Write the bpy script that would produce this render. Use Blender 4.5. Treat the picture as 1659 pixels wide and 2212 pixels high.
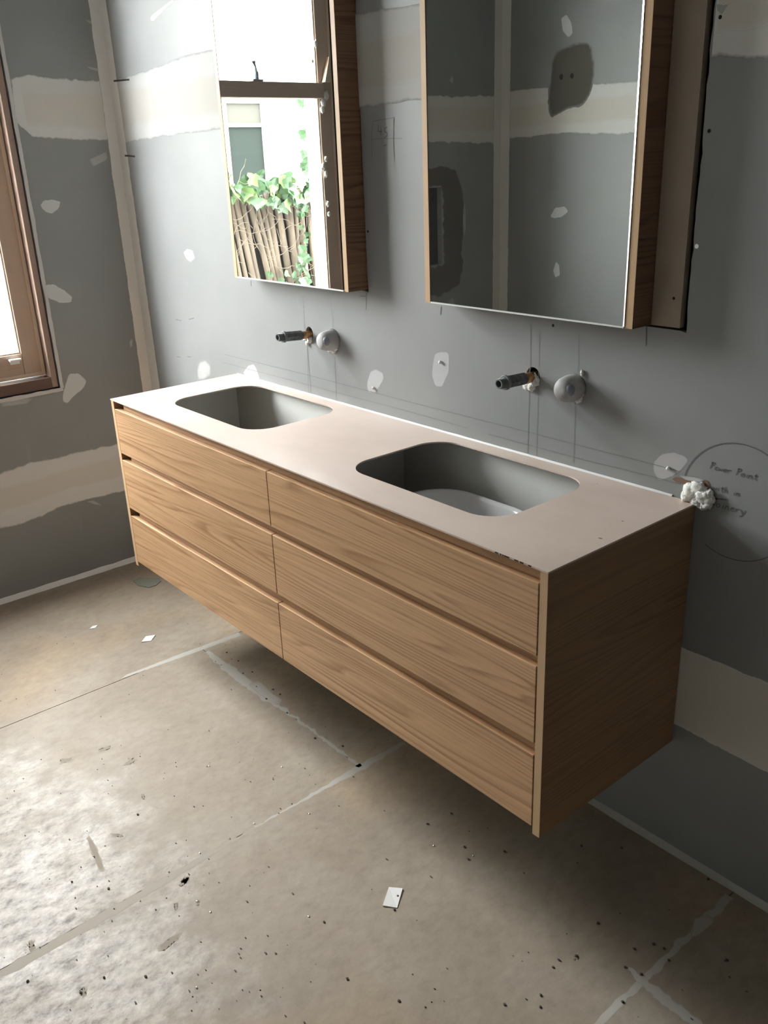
import bpy, bmesh, math, random
from mathutils import Vector, Matrix, noise as mn
random.seed(7)
for o in list(bpy.data.objects): bpy.data.objects.remove(o, do_unlink=True)
SC = bpy.context.scene
COL = SC.collection

# ---------------------------------------------------------------- camera
FPX, CX, CY, CZ, YAW, PITCH, ROLL = 1907.508, 2.69246, -1.56288, 1.56221, 0.88293, -0.37815, -0.04021
IW, IH = 1659.0, 2212.0
fw = Vector((-math.sin(YAW)*math.cos(PITCH), math.cos(YAW)*math.cos(PITCH), math.sin(PITCH)))
rr = Vector((math.cos(YAW), math.sin(YAW), 0)); uu = rr.cross(fw)
R_ = rr*math.cos(ROLL)+uu*math.sin(ROLL); U_ = -rr*math.sin(ROLL)+uu*math.cos(ROLL)
cam = bpy.data.cameras.new('camera'); camo = bpy.data.objects.new('camera', cam); COL.objects.link(camo)
m = Matrix((R_, U_, -fw)).transposed().to_4x4(); m.translation = Vector((CX, CY, CZ)); camo.matrix_world = m
cam.sensor_fit = 'HORIZONTAL'; cam.sensor_width = 36.0; cam.lens = 36.0*FPX/IW
cam.clip_start = 0.02; cam.clip_end = 200
SC.camera = camo

# ---------------------------------------------------------------- world, light, exposure
world = bpy.data.worlds.new('overcast_sky'); SC.world = world; world.use_nodes = True
wn = world.node_tree.nodes; wn['Background'].inputs[0].default_value = (0.99, 0.985, 0.985, 1)
wn['Background'].inputs[1].default_value = 9.5
pl = bpy.data.lights.new('window_portal', 'AREA'); pl.shape = 'RECTANGLE'; pl.size = 0.80; pl.size_y = 1.66
po = bpy.data.objects.new('window_portal', pl); COL.objects.link(po)
po.location = (-0.72, -0.795, 1.62); po.rotation_euler = (math.radians(90), 0, math.radians(-90))
pl.cycles.is_portal = True
SC.view_settings.view_transform = 'Standard'; SC.view_settings.look = 'None'
SC.view_settings.gamma = 1.0; SC.view_settings.use_curve_mapping = False
SC.view_settings.exposure = 2.55

# ---------------------------------------------------------------- dimensions
XL = -0.691           # wall with the window
YF = -2.23            # wall behind
XR = 4.9; ZC = 2.7
VW, VD, VT, VB = 1.80, 0.465, 0.8867, 0.3015     # vanity width, depth, top, underside
DC, ZB = 0.0657, 1.2353                          # mirror cabinets: projection, underside
WY0, WY1, WZ0, WZ1 = -1.22, -0.376, 0.794, 2.45  # window opening

# pixel of the photograph -> point on a real surface
def unproj(q, ax, val, mir=False):
    d = fw + R_*((q[0]-IW/2)/FPX) - U_*((q[1]-IH/2)/FPX); c = Vector((CX, CY, CZ))
    if mir: c.y = -2*DC-c.y; d = Vector((d.x, -d.y, d.z))
    return c+d*((val-c[ax])/d[ax])
def PB(*q): v = unproj(q, 1, 0); return (v.x, v.z)
def PL(*q): v = unproj(q, 0, XL); return (v.y, v.z)
def PF(*q): v = unproj(q, 2, 0); return (v.x, v.y)
def PT(*q): v = unproj(q, 2, VT); return (v.x, v.y)
def PLM(*q): v = unproj(q, 0, XL, True); return (v.y, v.z)
def PFM(*q): v = unproj(q, 1, YF, True); return (v.x, v.z)
# surfaces: (s, t, height above the surface) -> world
def S_back(s, t, h): return (s, -h, t)
def S_left(s, t, h): return (XL+h, s, t)
def S_front(s, t, h): return (s, YF+h, t)
def S_floor(s, t, h): return (s, t, h)
def S_top(s, t, h): return (s, t, VT+h)

# ---------------------------------------------------------------- materials
def mat(name, base=(.5,.5,.5), rough=.5, metal=0.0):
    m = bpy.data.materials.new(name); m.use_nodes = True
    b = m.node_tree.nodes['Principled BSDF']
    b.inputs['Base Color'].default_value = (*base, 1); b.inputs['Roughness'].default_value = rough
    b.inputs['Metallic'].default_value = metal
    return m, m.node_tree.nodes, m.node_tree.links, b
def N(nt, kind, **kw):
    n = nt.new(kind)
    for k, v in kw.items():
        if k in ('operation','blend_type','data_type','attribute_name','noise_dimensions','interpolation','feature','distance','clamp','use_clamp'): setattr(n, k, v)
        else: n.inputs[k].default_value = v
    return n
def ramp(nt, stops, interp='LINEAR'):
    r = nt.new('ShaderNodeValToRGB'); cr = r.color_ramp; cr.interpolation = interp
    while len(cr.elements) < len(stops): cr.elements.new(.5)
    for e, (p, c) in zip(cr.elements, stops):
        e.position = p; e.color = (*c, 1) if len(c) == 3 else c
    return r
def mixc(nt, lk, fac, a, b, mode='MIX'):
    n = nt.new('ShaderNodeMix'); n.data_type = 'RGBA'; n.blend_type = mode
    for sock, v in ((n.inputs[0], fac), (n.inputs[6], a), (n.inputs[7], b)):
        if isinstance(v, (int, float)): sock.default_value = v
        elif isinstance(v, tuple): sock.default_value = (*v, 1)
        else: lk.new(v, sock)
    return n.outputs[2]
def math_(nt, lk, op, a, b=None, c=None):
    n = nt.new('ShaderNodeMath'); n.operation = op
    for i, v in enumerate((a, b, c)):
        if v is None: continue
        if isinstance(v, (int, float)): n.inputs[i].default_value = v
        else: lk.new(v, n.inputs[i])
    return n.outputs[0]
def posn(nt, lk, scale=(1,1,1), loc=(0,0,0), rot=(0,0,0)):
    g = nt.new('ShaderNodeNewGeometry'); mp = nt.new('ShaderNodeMapping')
    lk.new(g.outputs['Position'], mp.inputs[0])
    mp.inputs['Location'].default_value = loc; mp.inputs['Scale'].default_value = scale; mp.inputs['Rotation'].default_value = rot
    return mp.outputs[0]
def bump(nt, lk, b, h, strength=.2, dist=.002):
    n = nt.new('ShaderNodeBump'); n.inputs['Strength'].default_value = strength; n.inputs['Distance'].default_value = dist
    lk.new(h, n.inputs['Height']); lk.new(n.outputs[0], b.inputs['Normal'])

def oak(name, grain='x', light=(.56,.37,.215), dark=(.33,.19,.095), rough=.5, freq=1.0, seed=0.0, contrast=1.0):
    m, nt, lk, b = mat(name, rough=rough)
    sc = {'x': (.55, 8, 8), 'y': (8, .55, 8), 'z': (8, 8, .55)}[grain]
    low = posn(nt, lk, tuple(s*(.62 if s > 1 else .42)*freq for s in sc), (seed, seed*1.3, seed*.7))
    n1 = N(nt, 'ShaderNodeTexNoise', Scale=1.0, Detail=2.0, Roughness=.45); lk.new(low, n1.inputs['Vector'])
    # growth rings: contour lines of a stretched noise field make the cathedral figure
    v = math_(nt, lk, 'MULTIPLY', n1.outputs[0], 46.0)
    w = math_(nt, lk, 'FRACT', v)
    rr0 = ramp(nt, [(0, (0,0,0)), (.45, (.12,.12,.12)), (.86, (1,1,1)), (1, (0,0,0))]); lk.new(w, rr0.inputs[0])
    msk = N(nt, 'ShaderNodeTexNoise', Scale=1.0, Detail=3.0, Roughness=.6); lk.new(posn(nt, lk, tuple(s*(1.6 if s > 1 else 3.5) for s in sc), (7+seed, 3, 5)), msk.inputs['Vector'])
    mr = ramp(nt, [(.36, (.25,.25,.25)), (.62, (1,1,1))]); lk.new(msk.outputs[0], mr.inputs[0])
    rr_ = nt.new('ShaderNodeMix'); rr_.data_type = 'FLOAT'; rr_.inputs[0].default_value = 0
    mm = math_(nt, lk, 'MULTIPLY', rr0.outputs[0], mr.outputs[0]); lk.new(mm, rr_.inputs[2]); lk.new(mm, rr_.inputs[3])
    fine = posn(nt, lk, tuple(s*13 if s > 1 else s*3.2 for s in sc), (seed, 0, 0))
    n2 = N(nt, 'ShaderNodeTexNoise', Scale=1.0, Detail=4.0, Roughness=.6); lk.new(fine, n2.inputs['Vector'])
    pore = posn(nt, lk, tuple(s*48 if s > 1 else s*16 for s in sc))
    n3 = N(nt, 'ShaderNodeTexNoise', Scale=1.0, Detail=2.0); lk.new(pore, n3.inputs['Vector'])
    pr = ramp(nt, [(0, (1,1,1)), (.36, (1,1,1)), (.44, (0,0,0))]); lk.new(n3.outputs[0], pr.inputs[0])
    broad = N(nt, 'ShaderNodeTexNoise', Scale=1.0, Detail=1.0); lk.new(posn(nt, lk, tuple(s*.9 for s in sc), (3+seed, 1, 2)), broad.inputs['Vector'])
    a = math_(nt, lk, 'MULTIPLY', rr_.outputs[0], .80*contrast)
    c = math_(nt, lk, 'MULTIPLY', n2.outputs[0], 1.05*contrast)
    d = math_(nt, lk, 'MULTIPLY', pr.outputs[0], .22*contrast)
    e = math_(nt, lk, 'MULTIPLY', broad.outputs[0], .35)
    s_ = math_(nt, lk, 'ADD', math_(nt, lk, 'ADD', a, c), math_(nt, lk, 'ADD', d, e))
    f = math_(nt, lk, 'SUBTRACT', s_, .54); f2 = nt.new('ShaderNodeClamp'); lk.new(f, f2.inputs[0])
    lk.new(mixc(nt, lk, f2.outputs[0], light, dark), b.inputs['Base Color'])
    bump(nt, lk, b, math_(nt, lk, 'SUBTRACT', 1.0, s_), .12, .0006)
    return m
M = {}
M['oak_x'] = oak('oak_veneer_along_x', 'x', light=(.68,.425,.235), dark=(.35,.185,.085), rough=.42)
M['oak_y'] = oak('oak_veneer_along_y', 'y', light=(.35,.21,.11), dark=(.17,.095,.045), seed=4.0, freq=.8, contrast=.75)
M['oak_z'] = oak('oak_edge_along_z', 'z', light=(.62,.42,.245), dark=(.48,.30,.16), contrast=.5)
M['oak_rail'] = oak('oak_rail_along_x', 'x', light=(.60,.385,.215), dark=(.38,.225,.12), seed=9.0)
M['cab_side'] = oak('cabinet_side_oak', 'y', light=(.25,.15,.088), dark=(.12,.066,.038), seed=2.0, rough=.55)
M['cedar'] = oak('window_timber', 'z', light=(.51,.385,.30), dark=(.41,.295,.22), contrast=.45)
M['cedar_y'] = oak('window_timber_rail', 'y', light=(.51,.385,.30), dark=(.41,.295,.22), contrast=.45)
M['cedar_dark'] = oak('window_frame_timber', 'y', light=(.15,.09,.068), dark=(.11,.06,.045), contrast=.4, rough=.6)
M['cedar_jamb'] = oak('window_jamb_timber', 'z', light=(.35,.25,.20), dark=(.28,.19,.15), contrast=.4, rough=.6)
M['cedar_pale'] = oak('window_bead_timber', 'z', light=(.66,.52,.40), dark=(.54,.40,.29), contrast=.4)

BOARD = (.278, .289, .289)
def mk_board(name, base):
    m, nt, lk, b = mat(name, rough=.50)
    b.inputs['Specular IOR Level'].default_value = .6
    n = N(nt, 'ShaderNodeTexNoise', Scale=2.2, Detail=5.0, Roughness=.55); lk.new(posn(nt, lk, (1,1,1)), n.inputs['Vector'])
    r = ramp(nt, [(.3, tuple(c*.90 for c in base)), (.7, tuple(c*1.07 for c in base))]); lk.new(n.outputs[0], r.inputs[0])
    n2 = N(nt, 'ShaderNodeTexNoise', Scale=1.0, Detail=6.0, Roughness=.7); lk.new(posn(nt, lk, (14,14,3)), n2.inputs['Vector'])
    r2 = ramp(nt, [(.60, (0,0,0)), (.80, (1,1,1))]); lk.new(n2.outputs[0], r2.inputs[0])
    lk.new(mixc(nt, lk, math_(nt, lk, 'MULTIPLY', r2.outputs[0], .30), r.outputs[0], tuple(c*1.35 for c in base)), b.inputs['Base Color'])
    n3 = N(nt, 'ShaderNodeTexNoise', Scale=260.0, Detail=2.0); lk.new(posn(nt, lk), n3.inputs['Vector'])
    bump(nt, lk, b, n3.outputs[0], .10, .0005)
    return m
M['board'] = mk_board('grey_plasterboard', BOARD)
def mk_comp(name, col, col2, feather=.55, board=BOARD, rough=.85, alpha=1):
    # filler that thins out towards its edge (attribute "cover": 0 at the rim, 1 inside)
    m, nt, lk, b = mat(name, rough=rough)
    at = nt.new('ShaderNodeAttribute'); at.attribute_name = 'cover'
    n = N(nt, 'ShaderNodeTexNoise', Scale=26.0, Detail=5.0, Roughness=.6); lk.new(posn(nt, lk), n.inputs['Vector'])
    n0 = N(nt, 'ShaderNodeTexNoise', Scale=5.0, Detail=4.0, Roughness=.6); lk.new(posn(nt, lk, (1,1,1.6), (3,2,1)), n0.inputs['Vector'])
    c = mixc(nt, lk, n0.outputs[0], col, col2)
    v = math_(nt, lk, 'ADD', at.outputs['Fac'], math_(nt, lk, 'MULTIPLY', math_(nt, lk, 'SUBTRACT', n.outputs[0], .5), .9))
    r = ramp(nt, [(0, (0,0,0)), (feather, (1,1,1))]); lk.new(v, r.inputs[0])
    r.color_ramp.elements[0].position = 0.02
    f_ = r.outputs[0] if alpha == 1 else math_(nt, lk, 'MULTIPLY', r.outputs[0], alpha)
    lk.new(mixc(nt, lk, f_, board, c), b.inputs['Base Color'])
    ra = ramp(nt, [(.0, (0,0,0)), (.03, (1,1,1))]); lk.new(v, ra.inputs[0]); lk.new(ra.outputs[0], b.inputs['Alpha'])
    n3 = N(nt, 'ShaderNodeTexNoise', Scale=1.0, Detail=3.0); lk.new(posn(nt, lk, (18,18,60)), n3.inputs['Vector'])
    bump(nt, lk, b, n3.outputs[0], .12, .001)
    return m
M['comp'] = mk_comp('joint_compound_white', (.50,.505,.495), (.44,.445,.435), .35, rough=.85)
M['comp_lifted'] = mk_comp('joint_compound_brightened', (.76,.755,.74), (.66,.655,.64), .35, rough=.9)  # same compound brightened for the dimmer walls; the light difference is in the colour
M['scuff'] = mk_comp('brown_scuff', (.10,.075,.055), (.20,.155,.12), 1.9, board=(.375,.325,.255), rough=.7, alpha=.5)
M['comp_beige_lifted'] = mk_comp('joint_tape_coat_brightened', (.66,.625,.575), (.70,.67,.63), .9, board=(.71,.705,.69), rough=.9)  # tape coat copy raised in tone where the walls get less light
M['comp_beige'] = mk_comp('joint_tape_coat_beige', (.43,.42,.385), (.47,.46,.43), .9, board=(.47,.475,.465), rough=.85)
M['comp_corner'] = mk_comp('corner_compound', (.84,.825,.80), (.76,.745,.72), .25)
M['patch'] = mk_comp('filler_patch', (.60,.61,.61), (.68,.69,.69), .22)  # lifted copy for the dim window and front walls, light put into the colour
M['patch_back'] = mk_comp('filler_patch_toned_down', (.43,.44,.45), (.50,.51,.52), .4)  # same filler toned down for the well-lit back wall
M['smear'] = mk_comp('filler_smear', (.55,.555,.55), (.38,.39,.385), 1.5)
M['damp'] = mk_comp('dark_sealer_patch', (.085,.08,.062), (.13,.12,.095), .5)
M['film'] = mk_comp('floor_filler', (.34,.30,.25), (.40,.36,.31), 2.6, board=(.33,.28,.22), rough=.7, alpha=.75)
M['film_white'] = mk_comp('floor_filler_white', (.54,.535,.52), (.40,.365,.32), 1.9, board=(.375,.325,.255), rough=.7, alpha=.75)
M['pencil'] = mat('pencil_line', (.13,.13,.135), .7)[0]
M['pencil_faint'] = mat('faint_pencil_line', (.205,.21,.21), .7)[0]
M['ink'] = mat('dark_stamp_ink', (.02,.017,.015), .6)[0]
M['sealant'] = mat('white_sealant', (.78,.79,.79), .45)[0]
M['sealant_grey'] = mk_comp('dusty_floor_sealant', (.56,.56,.52), (.38,.37,.33), .2, board=(.4,.4,.38))
M['plaster_edge'] = mk_comp('plaster_stop_bead', (.68,.67,.65), (.58,.57,.55), .2, board=(.6,.6,.58))
M['white_board'] = mat('white_melamine', (.66,.67,.645), .40)[0]
M['ceramic'] = mat('white_ceramic', (.80,.81,.83), .10)[0]
M['dark'] = mat('dark_cavity', (.02,.02,.018), .9)[0]
M['paper'] = mat('torn_paper', (.22,.14,.09), .9)[0]
M['black'] = mat('black_seal', (.015,.015,.015), .5)[0]
M['scrap'] = mat('white_paper_scrap', (.78,.78,.76), .7)[0]
M['ceiling'] = mat('white_ceiling', (.58,.58,.57), .8)[0]
M['alu'] = mat('bright_aluminium_edge', (.93,.94,.95), .32, 1.0)[0]
M['white_gloss'] = mat('white_gloss_edge', (.85,.87,.87), .25)[0]
M['metal'] = mat('satin_metal', (.70,.70,.70), .3, 1.0)[0]
M['white_paint'] = mat('white_painted_reveal', (.72,.76,.80), .6)[0]

# timber-like MDF benchtop
m, nt, lk, b = mat('raw_mdf_top', rough=.38)
n = N(nt, 'ShaderNodeTexNoise', Scale=3.2, Detail=6.0, Roughness=.6); lk.new(posn(nt, lk, (1,1.6,1)), n.inputs['Vector'])
r = ramp(nt, [(.3, (.66,.53,.455)), (.55, (.75,.62,.545)), (.75, (.79,.68,.61))]); lk.new(n.outputs[0], r.inputs[0])
n2 = N(nt, 'ShaderNodeTexNoise', Scale=420.0, Detail=2.0); lk.new(posn(nt, lk), n2.inputs['Vector'])
lk.new(mixc(nt, lk, math_(nt, lk, 'MULTIPLY', n2.outputs[0], .14), r.outputs[0], (.38,.29,.23)), b.inputs['Base Color'])
r3 = ramp(nt, [(.3, (.30,)*3), (.7, (.44,)*3)]); lk.new(n.outputs[0], r3.inputs[0]); lk.new(r3.outputs[0], b.inputs['Roughness'])
M['mdf'] = m
m, nt, lk, b = mat('mdf_backing_board', rough=.65)
n = N(nt, 'ShaderNodeTexNoise', Scale=5.0, Detail=4.0); lk.new(posn(nt, lk), n.inputs['Vector'])
r = ramp(nt, [(.3, (.36,.29,.225)), (.7, (.42,.345,.275))]); lk.new(n.outputs[0], r.inputs[0]); lk.new(r.outputs[0], b.inputs['Base Color'])
M['backboard'] = m
# mirror with faint dust
m, nt, lk, b = mat('mirror_glass', (.44,.455,.435), .004, 1.0); 
dm = nt.new('ShaderNodeBsdfDiffuse'); dm.inputs[0].default_value = (.85,.87,.88,1); mxm = nt.new('ShaderNodeMixShader'); mxm.inputs[0].default_value = .02
lk.new(b.outputs[0], mxm.inputs[1]); lk.new(dm.outputs[0], mxm.inputs[2]); lk.new(mxm.outputs[0], nt['Material Output'].inputs[0]); M['mirror'] = m
# clear window glass
m = bpy.data.materials.new('window_glass'); m.use_nodes = True; nt = m.node_tree.nodes; lk = m.node_tree.links; nt.clear()
out = nt.new('ShaderNodeOutputMaterial'); tr = nt.new('ShaderNodeBsdfTransparent'); tr.inputs[0].default_value = (.95,.98,.97,1)
gl = nt.new('ShaderNodeBsdfGlossy'); gl.inputs['Roughness'].default_value = .01
fr = nt.new('ShaderNodeFresnel'); fr.inputs[0].default_value = 1.5; mx = nt.new('ShaderNodeMixShader')
lk.new(fr.outputs[0], mx.inputs[0]); lk.new(tr.outputs[0], mx.inputs[1]); lk.new(gl.outputs[0], mx.inputs[2]); lk.new(mx.outputs[0], out.inputs[0])
M['glass'] = m

# floor sheeting: beige with dusty pale scuffing in the work area by the window
m, nt, lk, b = mat('beige_floor_sheet', rough=.5)
P1 = posn(nt, lk)
n = N(nt, 'ShaderNodeTexNoise', Scale=2.6, Detail=7.0, Roughness=.6); lk.new(P1, n.inputs['Vector'])
r = ramp(nt, [(.28, (.262,.214,.165)), (.5, (.325,.272,.214)), (.72, (.385,.337,.28))]); lk.new(n.outputs[0], r.inputs[0])
orange = N(nt, 'ShaderNodeTexNoise', Scale=1.7, Detail=3.0); lk.new(posn(nt, lk, (1,1,1), (5,1,0)), orange.inputs['Vector'])
ro = ramp(nt, [(.52, (0,0,0)), (.70, (1,1,1))]); lk.new(orange.outputs[0], ro.inputs[0])
c1 = mixc(nt, lk, math_(nt, lk, 'MULTIPLY', ro.outputs[0], .35), r.outputs[0], (.52,.36,.20))
# dusty zone around (1.0,-1.25)
sep = nt.new('ShaderNodeSeparateXYZ'); lk.new(P1, sep.inputs[0])
dx = math_(nt, lk, 'SUBTRACT', sep.outputs[0], .95); dy = math_(nt, lk, 'SUBTRACT', sep.outputs[1], -1.32)
dist = math_(nt, lk, 'SQRT', math_(nt, lk, 'ADD', math_(nt, lk, 'MULTIPLY', math_(nt, lk, 'MULTIPLY', dx, dx), .9), math_(nt, lk, 'MULTIPLY', math_(nt, lk, 'MULTIPLY', dy, dy), 2.4)))
nn = N(nt, 'ShaderNodeTexNoise', Scale=7.0, Detail=8.0, Roughness=.7); lk.new(P1, nn.inputs['Vector'])
z1 = math_(nt, lk, 'ADD', dist, math_(nt, lk, 'MULTIPLY', math_(nt, lk, 'SUBTRACT', nn.outputs[0], .5), 1.1))
rz = ramp(nt, [(.25, (1,1,1)), (.72, (0,0,0))]); lk.new(z1, rz.inputs[0])
c2 = mixc(nt, lk, math_(nt, lk, 'MULTIPLY', rz.outputs[0], .62), c1, (.525,.495,.475))
# brown-grey scuffs, stretched
ns = N(nt, 'ShaderNodeTexNoise', Scale=1.0, Detail=6.0, Roughness=.68); lk.new(posn(nt, lk, (26,12,1), (0,0,0), (0,0,.6)), ns.inputs['Vector'])
rs = ramp(nt, [(.56, (0,0,0)), (.66, (1,1,1))]); lk.new(ns.outputs[0], rs.inputs[0])
sc_ = math_(nt, lk, 'MULTIPLY', rs.outputs[0], math_(nt, lk, 'ADD', math_(nt, lk, 'MULTIPLY', rz.outputs[0], .60), .14))
c3 = mixc(nt, lk, sc_, c2, (.22,.175,.145))
nm_ = N(nt, 'ShaderNodeTexNoise', Scale=1.0, Detail=9.0, Roughness=.75); lk.new(posn(nt, lk, (38,24,1), (2,5,0), (0,0,.5)), nm_.inputs['Vector'])
rm_ = ramp(nt, [(.36, (.10,.08,.07)), (.47, (.46,.45,.44)), (.64, (.84,.84,.84))]); lk.new(nm_.outputs[0], rm_.inputs[0])
c3 = mixc(nt, lk, math_(nt, lk, 'ADD', math_(nt, lk, 'MULTIPLY', rz.outputs[0], .70), .16), c3, rm_.outputs[0], 'OVERLAY')
nf = N(nt, 'ShaderNodeTexNoise', Scale=160.0, Detail=3.0); lk.new(P1, nf.inputs['Vector'])
c4 = mixc(nt, lk, math_(nt, lk, 'MULTIPLY', nf.outputs[0], .18), c3, (.26,.22,.17))
lk.new(c4, b.inputs['Base Color'])
b.inputs['Specular IOR Level'].default_value = .36
rf = ramp(nt, [(.3, (.40,)*3), (.7, (.66,)*3)]); lk.new(nn.outputs[0], rf.inputs[0]); lk.new(rf.outputs[0], b.inputs['Roughness'])
hh = math_(nt, lk, 'ADD', math_(nt, lk, 'MULTIPLY', nn.outputs[0], .6), math_(nt, lk, 'MULTIPLY', nf.outputs[0], .12))
bump(nt, lk, b, hh, .22, .004)
M['floor'] = m
m, nt, lk, b = mat('foam_white', (.80,.80,.77), .75)
n = N(nt, 'ShaderNodeTexNoise', Scale=220.0, Detail=3.0); lk.new(posn(nt, lk), n.inputs['Vector']); bump(nt, lk, b, n.outputs[0], .5, .002)
M['foam'] = m
m, nt, lk, b = mat('grey_pipe', (.075,.082,.085), .55)
n = N(nt, 'ShaderNodeTexNoise', Scale=90.0, Detail=4.0); lk.new(posn(nt, lk), n.inputs['Vector'])
r = ramp(nt, [(.35, (.06,.066,.07)), (.7, (.15,.16,.16))]); lk.new(n.outputs[0], r.inputs[0]); lk.new(r.outputs[0], b.inputs['Base Color'])
M['pipe'] = m
M['pipe_end'] = mat('grey_pipe_thread', (.16,.18,.19), .45)[0]
M['brass'] = mat('aged_brass', (.45,.26,.12), .4, .8)[0]
m, nt, lk, b = mat('dusty_plastic_cap', (.45,.45,.45), .6)
n = N(nt, 'ShaderNodeTexNoise', Scale=35.0, Detail=4.0); lk.new(posn(nt, lk), n.inputs['Vector'])
r = ramp(nt, [(.3, (.36,.36,.365)), (.7, (.50,.50,.49))]); lk.new(n.outputs[0], r.inputs[0]); lk.new(r.outputs[0], b.inputs['Base Color'])
M['cap'] = m
M['cap_blue'] = mat('blue_grey_plastic', (.23,.26,.31), .4)[0]
M['debris'] = mat('dark_debris', (.07,.05,.038), .7)[0]
M['screw'] = mat('screw_steel', (.75,.73,.68), .25, 1.0)[0]
M['offcut'] = mat('grey_green_offcut', (.20,.205,.165), .8)[0]
m, nt, lk, b = mat('bamboo', rough=.75)
n = N(nt, 'ShaderNodeTexNoise', Scale=1.0, Detail=5.0); lk.new(posn(nt, lk, (20,20,4)), n.inputs['Vector'])
r = ramp(nt, [(.3, (.055,.040,.027)), (.7, (.115,.085,.058))]); lk.new(n.outputs[0], r.inputs[0]); lk.new(r.outputs[0], b.inputs['Base Color'])
M['bamboo'] = m
M['fence_back'] = mat('dark_fence_backing', (.02,.015,.011), .9)[0]
M['leaf'] = mat('ivy_leaf', (.026,.065,.022), .45)[0]
M['leaf2'] = mat('ivy_leaf_young', (.07,.12,.03), .5)[0]
M['stem'] = mat('ivy_stem', (.11,.085,.06), .8)[0]
M['render_wall'] = mat('pale_render', (.62,.62,.56), .8)[0]
M['pane_far'] = mat('far_window_pane', (.016,.021,.019), .9)[0]; M['pane_far'].node_tree.nodes['Principled BSDF'].inputs['Specular IOR Level'].default_value = .1
M['pane_far_up'] = mat('far_window_blind', (.045,.043,.036), .9)[0]
M['far_frame'] = mat('far_window_frame', (.30,.31,.27), .6)[0]
M['ground'] = mat('concrete_path', (.16,.155,.145), .85)[0]
M['cable'] = mat('cable', (.05,.05,.05), .6)[0]

# ---------------------------------------------------------------- mesh helpers
def empty(name, loc=(0,0,0)):
    o = bpy.data.objects.new(name, None); o.empty_display_size = .05; COL.objects.link(o); o.location = loc; return o
def wloc(o):
    v = Vector((0,0,0))
    while o: v += Vector(o.location); o = o.parent
    return v
def mk(name, verts, faces, material, parent=None, smooth=False, cover=None, origin=None):
    me = bpy.data.meshes.new(name)
    base = wloc(parent) if parent else Vector((0,0,0))
    org = Vector(origin) if origin else (base if parent else Vector((0,0,0)))
    me.from_pydata([tuple(Vector(v)-org) for v in verts], [], faces); me.update()
    if cover:
        a = me.attributes.new('cover', 'FLOAT', 'POINT')
        for i, c in enumerate(cover): a.data[i].value = c
    o = bpy.data.objects.new(name, me); COL.objects.link(o)
    me.materials.append(material)
    if smooth: me.shade_smooth()
    if parent: o.parent = parent
    o.location = org-base
    return o
def tag(o, label=None, cat=None, group=None, kind=None):
    if label: o['label'] = label
    if cat: o['category'] = cat
    if group: o['group'] = group
    if kind: o['kind'] = kind
    return o
class MB:
    def __init__(s): s.v = []; s.f = []
    def add(s, v, f):
        k = len(s.v); s.v += [tuple(x) for x in v]; s.f += [tuple(i+k for i in q) for q in f]; return s
    def box(s, x0, x1, y0, y1, z0, z1, b=0.0):
        if b <= 0:
            v = [(x,y,z) for x in (x0,x1) for y in (y0,y1) for z in (z0,z1)]
            return s.add(v, [(0,1,3,2),(4,6,7,5),(0,4,5,1),(2,3,7,6),(0,2,6,4),(1,5,7,3)])
        bm = bmesh.new(); bmesh.ops.create_cube(bm, size=1)
        for q in bm.verts: q.co = Vector(((x0+x1)/2+q.co.x*(x1-x0), (y0+y1)/2+q.co.y*(y1-y0), (z0+z1)/2+q.co.z*(z1-z0)))
        bmesh.ops.bevel(bm, geom=bm.edges[:], offset=b, segments=2, affect='EDGES', profile=.5)
        bm.verts.index_update(); s.add([q.co[:] for q in bm.verts], [[q.index for q in f.verts] for f in bm.faces]); bm.free(); return s
    def tube(s, pts, rad, seg=10, caps=True):
        pts = [Vector(p) for p in pts]; n = len(pts); rings = []
        for i, p in enumerate(pts):
            t = (pts[min(i+1,n-1)]-pts[max(i-1,0)]).normalized()
            a = Vector((0,0,1)) if abs(t.z) < .9 else Vector((1,0,0)); u = t.cross(a).normalized(); w = t.cross(u)
            r = rad[i] if isinstance(rad, (list, tuple)) else rad
            rings.append([p+(u*math.cos(2*math.pi*k/seg)+w*math.sin(2*math.pi*k/seg))*r for k in range(seg)])
        v = [q for g in rings for q in g]; f = []
        for i in range(n-1):
            for k in range(seg): f.append((i*seg+k, i*seg+(k+1)%seg, (i+1)*seg+(k+1)%seg, (i+1)*seg+k))
        if caps: f.append(tuple(range(seg))[::-1]); f.append(tuple((n-1)*seg+k for k in range(seg)))
        return s.add(v, f)
    def lathe(s, P, prof, seg=24):
        # profile of (y, radius) turned about the pipe axis P(y)
        v = []; f = []
        for y, r in prof:
            c = P(y)
            for k in range(seg): a = 2*math.pi*k/seg; v.append((c[0]+r*math.cos(a), c[1], c[2]+r*math.sin(a)))
        for i in range(len(prof)-1):
            for k in range(seg): f.append((i*seg+k, i*seg+(k+1)%seg, (i+1)*seg+(k+1)%seg, (i+1)*seg+k))
        return s.add(v, f)
    def lump(s, c, r, amp=.35, freq=1.2, sub=3, squash=(1,1,1), seed=0):
        bm = bmesh.new(); bmesh.ops.create_icosphere(bm, subdivisions=sub, radius=1)
        for q in bm.verts:
            d = q.co.normalized(); k = 1+amp*mn.noise(d*freq*1.6+Vector((seed*3.1, seed, c[0]*9)))+amp*.45*mn.noise(d*freq*4.5+Vector((seed,7,c[2]*7)))
            q.co = Vector((c[0]+d.x*r*k*squash[0], c[1]+d.y*r*k*squash[1], c[2]+d.z*r*k*squash[2]))
        bm.verts.index_update(); s.add([q.co[:] for q in bm.verts], [[q.index for q in f.verts] for f in bm.faces]); bm.free(); return s
    def build(s, name, material, parent=None, smooth=False, origin=None): return mk(name, s.v, s.f, material, parent, smooth, origin=origin)
def box(name, material, parent, *a, b=0.0): return MB().box(*a, b=b).build(name, material, parent)

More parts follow.
